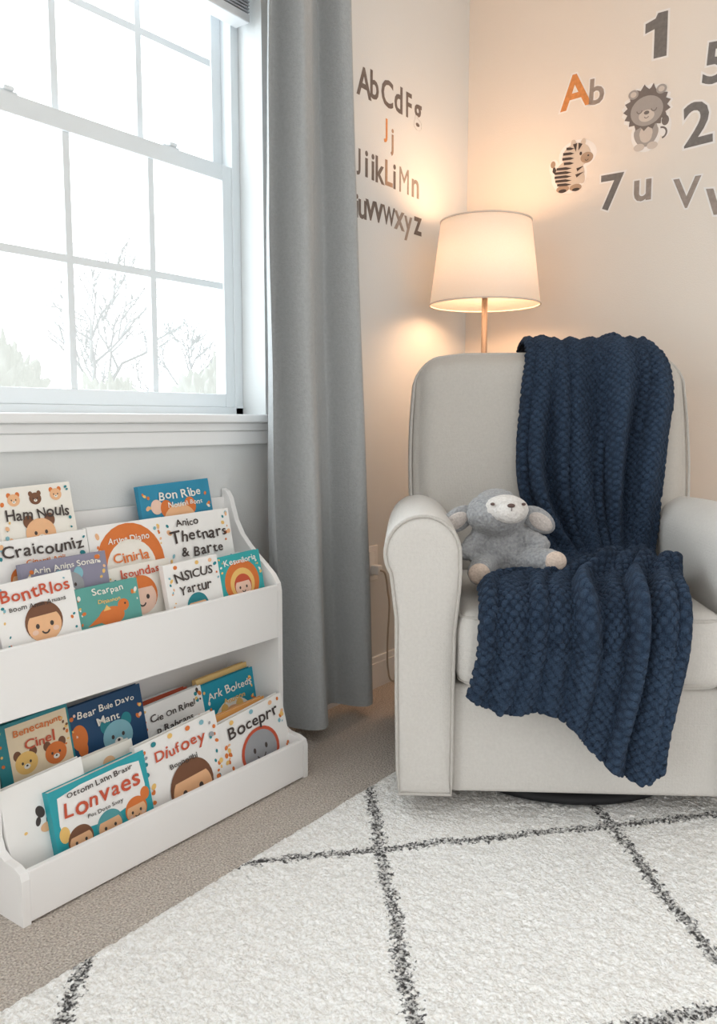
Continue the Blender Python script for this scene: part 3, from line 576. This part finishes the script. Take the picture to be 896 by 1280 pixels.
# ---------------------------------------------------------------- blanket
def blanket():
    K=[(.895,.80,-.04,.27),(.890,.92,-.05,.29),(.875,1.02,-.06,.295),(.82,1.094,-.062,.300),(.74,1.116,-.065,.310),(.655,1.105,-.070,.318),(.596,1.045,-.075,.326),(.563,.95,-.082,.322),(.536,.82,-.096,.306),(.512,.70,-.088,.290),(.492,.61,-.052,.275),(.460,.552,-.012,.262),(.41,.530,.004,.252),(.30,.527,.002,.246),(.22,.528,-.030,.238),(.15,.530,-.115,.222),(.10,.530,-.200,.210),(.04,.526,-.234,.200),(-.020,.508,-.240,.192),(-.050,.470,-.245,.186),(-.056,.415,-.250,.182)]
    K=np.array(K); seg=np.r_[0,np.cumsum(np.hypot(np.diff(K[:,0]),np.diff(K[:,1])))]; L=seg[-1]
    def cr(s,c):
        i=int(np.searchsorted(seg,s)-1); i=max(0,min(len(seg)-2,i)); t=(s-seg[i])/(seg[i+1]-seg[i])
        p0=K[max(0,i-1),c];p1=K[i,c];p2=K[i+1,c];p3=K[min(len(seg)-1,i+2),c]
        return .5*((2*p1)+(-p0+p2)*t+(2*p0-5*p1+4*p2-p3)*t*t+(-p0+3*p1-3*p2+p3)*t**3)
    sb=seg[9]; ss1=seg[12]; ss2=seg[17]; sA=seg[13]; sB=seg[15]
    GB=[(.03,.032,.75,.3),(.15,.045,1.0,1.7),(.27,.030,.6,3.3),(.39,.050,.85,2.9),(.53,.036,.6,4.1),(.65,.052,1.0,5.9),(.79,.030,.55,5.0),(.91,.046,.9,.9)]
    GF=[(.02,.040,.8,.5),(.15,.052,.8,1.9),(.28,.034,.9,3.0),(.41,.056,.75,4.4),(.53,.030,.9,5.2),(.64,.048,.7,.7),(.76,.034,1.0,2.4),(.88,.046,.8,1.1),(.98,.03,.8,3.5)]
    def ridges(G,u,s,drift):
        r=0
        for c,w,a,ph in G:
            cc=c+drift*math.sin(s*4.3+ph)+drift*.6*math.sin(s*9.1+ph*2)
            ww=w*(1+.35*math.sin(s*6+ph*3)); d=(u-cc)/ww
            r=max(r,a*(1+.35*math.sin(s*5+ph*5))*math.exp(-abs(d)**1.9*.6))
        return r
    nu,n1,n2=280,560,150; g=[]; bm=bmesh.new(); ly=bm.verts.layers.float.new('nub_fold_shade')
    for j in range(n1+n2+1):
        row=[]
        if j<=n1:
            s=L*j/n1; y0,z0,xl0,xr0=(cr(s,c) for c in range(4)); e=.006
            y2,z2=cr(min(L,s+e),0),cr(min(L,s+e),1); y1,z1=cr(max(0,s-e),0),cr(max(0,s-e),1)
            ty,tz=y2-y1,z2-z1; l=math.hypot(ty,tz) or 1; ny,nz=tz/l,-ty/l
        for i in range(nu+1):
            u=i/nu
            if j<=n1: y,z,xl,xr,s_=y0,z0,xl0,xr0,s
            else:
                q=(j-n1)/n2; hem=float(np.interp(u,[0,.08,.22,.38,.50,.58,.68,.78,.88,.95,1],[.318,.300,.285,.292,.272,.240,.195,.158,.148,.165,.225]))
                y=-.056-.006*q; z=.415-(.415-hem)*q; xl=-.250-.022*q; xr=.182-.030*q; s_=L+(.415-hem)*q; ny,nz=-1,0
            x=xl+(xr-xl)*u
            back=1-max(0,min(1,(s_-sb)/(ss1-sb))); front=max(0,min(1,(s_-ss2+.12)/.14)); seat=1-max(back,front)
            fb=ridges(GB,u,s_,.026); ff=ridges(GF,u,s_,.020)
            fs=.5*(fb+ff)
            rise=max(0,min(1,(1.09-z)/.16)) if y<.7 else .2
            ab=.014+.040*rise
            sw=max(0,min(1,(u-.20)/.30))
            off=.003+(ab*fb*back+.026*(.25+.75*sw)*fs*seat+.040*ff*front)*min(1,min(u,1-u)/.03+.4)
            off+=.016*sw*math.exp(-((s_-ss1-.03-.03*math.sin(u*5))/.035)**2)
            off+=(.010+.034*sw)*math.exp(-((s_-sB-.015*math.sin(u*6+1))/.040)**2)
            off-=.010*sw*seat*math.exp(-((s_-sA-.02)/.03)**2)
            P3=Vector((u*.45,s_,0))
            wx=noise.noise(P3*45)*.0046; wy=noise.noise(P3*45+Vector((0,0,7)))*.0046
            a=math.sin(PI*(P3.x+wx)/.0082); b=math.sin(PI*(s_+wy)/.0094)
            nb=max(0,a*b)**.7*(.6+.8*max(0,min(1,.5+noise.noise(P3*60+Vector((3,3,3))))))
            nb=min(1,nb); off+=.0042*nb+.0022*noise.noise(P3*90)
            off+=.004*noise.noise(Vector((u*5,s_*7,9)))
            x+=.014*noise.noise(Vector((u*.5,s_*5,1)))
            drop=0
            if z>.95: drop=1.1*max(0,x-.22)**1.6
            v=bm.verts.new((x,y+ny*off,z+nz*off-drop)); v[ly]=.10+nb*.55+.32*max(fb*back,ff*front); row.append(v)  # shading put into colour: fold ridges and nubs lighter, valleys and gaps darker
        g.append(row)
    for j in range(n1+n2):
        for i in range(nu): bm.faces.new((g[j][i],g[j][i+1],g[j+1][i+1],g[j+1][i]))
    m,t,p=newmat('navy_knit'); at=t.n('ShaderNodeAttribute',attribute_name='nub_fold_shade'); nz=t.noise(380,3)
    fac=t.m('ADD',t.m('MULTIPLY',at.outputs['Fac'],.70),t.m('MULTIPLY',t.m('SUBTRACT',nz,.5),1.0))
    t.put(p.inputs['Base Color'],t.mix(t.rng(fac,0,.85),(.005,.009,.019),(.046,.075,.125))); p.inputs['Roughness'].default_value=.97; p.inputs['Specular IOR Level'].default_value=.04
    p.inputs['Sheen Weight'].default_value=.12; p.inputs['Sheen Tint'].default_value=(.5,.6,.8,1)
    t.put(p.inputs['Normal'],t.bump(nz,.9,.004))
    o=build('throw_blanket',bm,m,None,True); o.matrix_world=CM
    sd=o.modifiers.new('thick','SOLIDIFY'); sd.thickness=.007; sd.offset=1
    tag(o,'navy blue chunky knit throw blanket draped over the armchair back and seat','blanket')
blanket()
# ---------------------------------------------------------------- plush lamb
def lamb():
    pos=CM@Vector((-.172,.236,.512)); r=empty('stuffed_lamb',pos,CR,'grey plush lamb toy with pale muzzle sitting against the navy blanket','stuffed toy')
    def plush(name,c,c2,bs=160,st=.8):
        m,t,p=newmat(name); n=t.noise(bs,4); t.put(p.inputs['Base Color'],t.mix(t.rng(n,.3,.7),c,c2)); p.inputs['Roughness'].default_value=1; p.inputs['Specular IOR Level'].default_value=.05; p.inputs['Sheen Weight'].default_value=.25
        t.put(p.inputs['Normal'],t.bump(t.m('ADD',n,t.voro(bs)),st,.004)); return m
    G=plush('plush_grey',(.27,.275,.285),(.42,.425,.435),150,.6); Wt=plush('plush_white',(.64,.61,.58),(.78,.75,.72),200,.4); Bg=plush('plush_beige',(.58,.46,.38),(.74,.61,.52),220,.4); Ge=plush('plush_ear',(.50,.45,.42),(.66,.60,.56),220,.4)
    bm=bmesh.new()
    ellip(bm,(.004,.010,.070),(.064,.056,.072)); ellip(bm,(-.014,-.018,.164),(.074,.064,.052)); ellip(bm,(-.012,.004,.190),(.050,.046,.033)); ellip(bm,(-.004,.0,.120),(.050,.044,.03))
    def cap(a,b,ra,rb,n=8):
        a=Vector(a);b=Vector(b)
        for k in range(n+1):
            q=a.lerp(b,k/n); rr=ra+(rb-ra)*k/n; ellip(bm,q,(rr,rr,rr),None,14,10)
    cap((-.036,-.02,.042),(-.058,-.102,.037),.034,.030); cap((.040,-.02,.050),(.100,-.096,.064),.033,.029)
    cap((-.050,-.01,.108),(-.088,-.044,.074),.026,.020); cap((.050,-.01,.108),(.090,-.046,.096),.027,.021)
    o=build('body',bm,G,r,True); md=o.modifiers.new('r','REMESH'); md.mode='VOXEL'; md.voxel_size=.0042; md.use_smooth_shade=True
    s=o.modifiers.new('s','SMOOTH'); s.factor=.5; s.iterations=3
    tx=bpy.data.textures.new('fur','CLOUDS'); tx.noise_scale=.010; d=o.modifiers.new('d','DISPLACE'); d.texture=tx; d.strength=.006; d.mid_level=.5
    bm=bmesh.new(); ellip(bm,(.004,-.056,.178),(.054,.034,.036)); ellip(bm,(.010,-.086,.176),(.035,.026,.027)); mz=build('muzzle',bm,Wt,r,True)
    md=mz.modifiers.new('r','REMESH'); md.mode='VOXEL'; md.voxel_size=.003; md.use_smooth_shade=True; s=mz.modifiers.new('s','SMOOTH'); s.factor=.6; s.iterations=5
    M_ns=mat('lamb_nose',(.12,.075,.065),.5)
    bm=bmesh.new(); ellip(bm,(.010,-.107,.193),(.009,.0055,.005)); build('nose',bm,M_ns,mz,True)
    bm=bmesh.new(); tube(bm,[(.010,-.112,.190),(.010,-.1135,.181)],.0010,5); build('mouth',bm,M_ns,mz,True)
    for x in (-.030,.042):
        bm=bmesh.new(); ellip(bm,(x,-.083 if x<0 else -.081,.194),(.0050,.0045,.0035)); build('eye',bm,M_ns,r,True)
    for sx in (-1,1):
        rot=Euler((.2,sx*.60,0)); c=Vector((-.010+sx*.095,-.018,.150))
        bm=bmesh.new(); ellip(bm,c,(.046,.013,.029),rot); e=build('ear',bm,G,r,True)
        bm=bmesh.new(); ellip(bm,c+Vector((sx*.005,-.009,-.003)),(.032,.008,.019),rot); build('inner_ear',bm,Ge,e,True)
    for c in ((-.062,-.127,.038),(.112,-.118,.066)):
        bm=bmesh.new(); ellip(bm,c,(.025,.011,.024)); build('foot_pad',bm,Bg,r,True)
lamb()
# ---------------------------------------------------------------- lamp
LX,LY=.262,-.240
lp=empty('floor_lamp',(LX,LY,0),0,'lit brass floor lamp with cream drum shade behind the armchair','floor lamp')
bm=bmesh.new(); lathe(bm,[(.125,.0),(.128,.006),(.125,.018),(.03,.026),(.012,.035)],40); build('base',bm,M_brass,lp,True)
bm=bmesh.new(); tube(bm,[(0,0,.03),(0,0,1.33)],.0100,16); build('pole',bm,M_brass,lp,True)
bm=bmesh.new(); lathe(bm,[(.016,1.315),(.042,1.335),(.042,1.352),(.016,1.362)],24); build('socket',bm,M_brass,lp,True)
m=bpy.data.materials.new('lamp_shade_linen'); m.use_nodes=True; nt=m.node_tree; nt.nodes.clear(); t=NT(nt)
out=t.n('ShaderNodeOutputMaterial'); df=t.n('ShaderNodeBsdfDiffuse'); tl=t.n('ShaderNodeBsdfTranslucent'); mx=t.n('ShaderNodeMixShader'); em=t.n('ShaderNodeEmission'); ad=t.n('ShaderNodeAddShader')
cc=t.mix(t.noise(300,2),(.82,.75,.67),(.89,.83,.75)); nt.links.new(cc,df.inputs[0]); nt.links.new(cc,tl.inputs[0]); mx.inputs[0].default_value=.18
nt.links.new(df.outputs[0],mx.inputs[1]); nt.links.new(tl.outputs[0],mx.inputs[2]); em.inputs[0].default_value=(1,.66,.43,1); em.inputs[1].default_value=.28
nt.links.new(mx.outputs[0],ad.inputs[0]); nt.links.new(em.outputs[0],ad.inputs[1]); nt.links.new(ad.outputs[0],out.inputs[0]); M_shade=m
bm=bmesh.new(); lathe(bm,[(.183,1.283),(.149,1.552)],64,cap=False); shd=build('lamp_shade',bm,M_shade,lp,True)
sd=shd.modifiers.new('s','SOLIDIFY'); sd.thickness=.0015
for z,rr in ((1.283,.1835),(1.552,.1495)):
    bm=bmesh.new(); tube(bm,[(rr*math.cos(a),rr*math.sin(a),z) for a in np.linspace(0,2*PI,65)[:-1]],.003,6,True)
    build('shade_trim',bm,mat('shade_trim',(.78,.68,.58),.8),shd,True)
bm=bmesh.new()
for k in range(3):
    a=k*2*PI/3; tube(bm,[(0,0,1.36),(.149*math.cos(a),.149*math.sin(a),1.545)],.0015,5)
build('shade_spider',bm,M_brass,shd)
bm=bmesh.new(); ellip(bm,(0,0,1.415),(.028,.028,.038)); build('bulb',bm,mat('bulb_glow',(1,.75,.5),.5,em=4),lp,True)
ld=bpy.data.lights.new('lamp_bulb_light','POINT'); ld.energy=11.5; ld.color=(1,.60,.34); ld.shadow_soft_size=.10
lo=bpy.data.objects.new('lamp_bulb_light',ld); COL.objects.link(lo); lo.location=(LX,LY,1.42)
# ---------------------------------------------------------------- outlet, plug, cord
op=on_y(463,704,-.001)
ot=empty('wall_outlet',(op.x,0,op.z-.057),0,'white electrical outlet plate low on the wall beside the curtain','outlet')
rel(box('cover_plate',op.x-.036,op.x+.036,-.006,-.0000,op.z-.058,op.z+.058,M_trim,None,.002),ot)
rel(box('receptacle',op.x-.017,op.x+.017,-.009,-.006,op.z-.040,op.z+.040,M_trim,None,.003),ot)
cdr=empty('power_cord',(op.x,-.02,0),0,'white plug and thin power cord hanging from the wall outlet','cord')
bm=bmesh.new(); bx(bm,op.x-.012,op.x+.014,-.040,-.0095,op.z-.036,op.z-.004,.004); rel(build('plug',bm,M_trim),cdr)
bm=bmesh.new(); z0=op.z-.02
cpts=[(op.x,-.04,z0),(op.x+.012,-.052,z0-.012),(op.x+.03,-.050,z0-.07),(op.x+.055,-.04,z0-.13),(op.x+.060,-.03,z0-.25),(op.x+.07,-.025,.06),(op.x+.09,-.03,.008),(.1,-.05,.005),(LX-.15,LY+.02,.005),(LX-.125,LY,.006)]
sm=[]
for i in range(len(cpts)-1):
    P=[Vector(cpts[max(0,min(len(cpts)-1,i+d))]) for d in (-1,0,1,2)]
    for k in range(8):
        q=k/8; sm.append(.5*((2*P[1])+(P[2]-P[0])*q+(2*P[0]-5*P[1]+4*P[2]-P[3])*q*q+(-P[0]+3*P[1]-3*P[2]+P[3])*q**3))
tube(bm,sm,.0032,6); rel(build('cable',bm,mat('cord_tan',(.48,.42,.36),.5),None,True),cdr)
# ---------------------------------------------------------------- world
w=bpy.data.worlds.new('World'); S.world=w; w.use_nodes=True; nt=w.node_tree; nt.nodes.clear(); t=NT(nt)
out=t.n('ShaderNodeOutputWorld'); bg=t.n('ShaderNodeBackground'); co=t.coord('Generated'); sep=t.n('ShaderNodeSeparateXYZ'); nt.links.new(co,sep.inputs[0])
r=t.n('ShaderNodeMapRange'); r.interpolation_type='SMOOTHSTEP'; t.put(r.inputs[0],sep.outputs[1]); r.inputs[1].default_value=-.1; r.inputs[2].default_value=.25; r.inputs[3].default_value=1.12; r.inputs[4].default_value=5.2
t.put(bg.inputs[1],r.outputs[0]); f=t.rng(sep.outputs[1],-.1,.25)
t.put(bg.inputs[0],t.mix(f,(1.0,.975,.945),(.88,.96,1.0))); nt.links.new(bg.outputs[0],out.inputs[0])
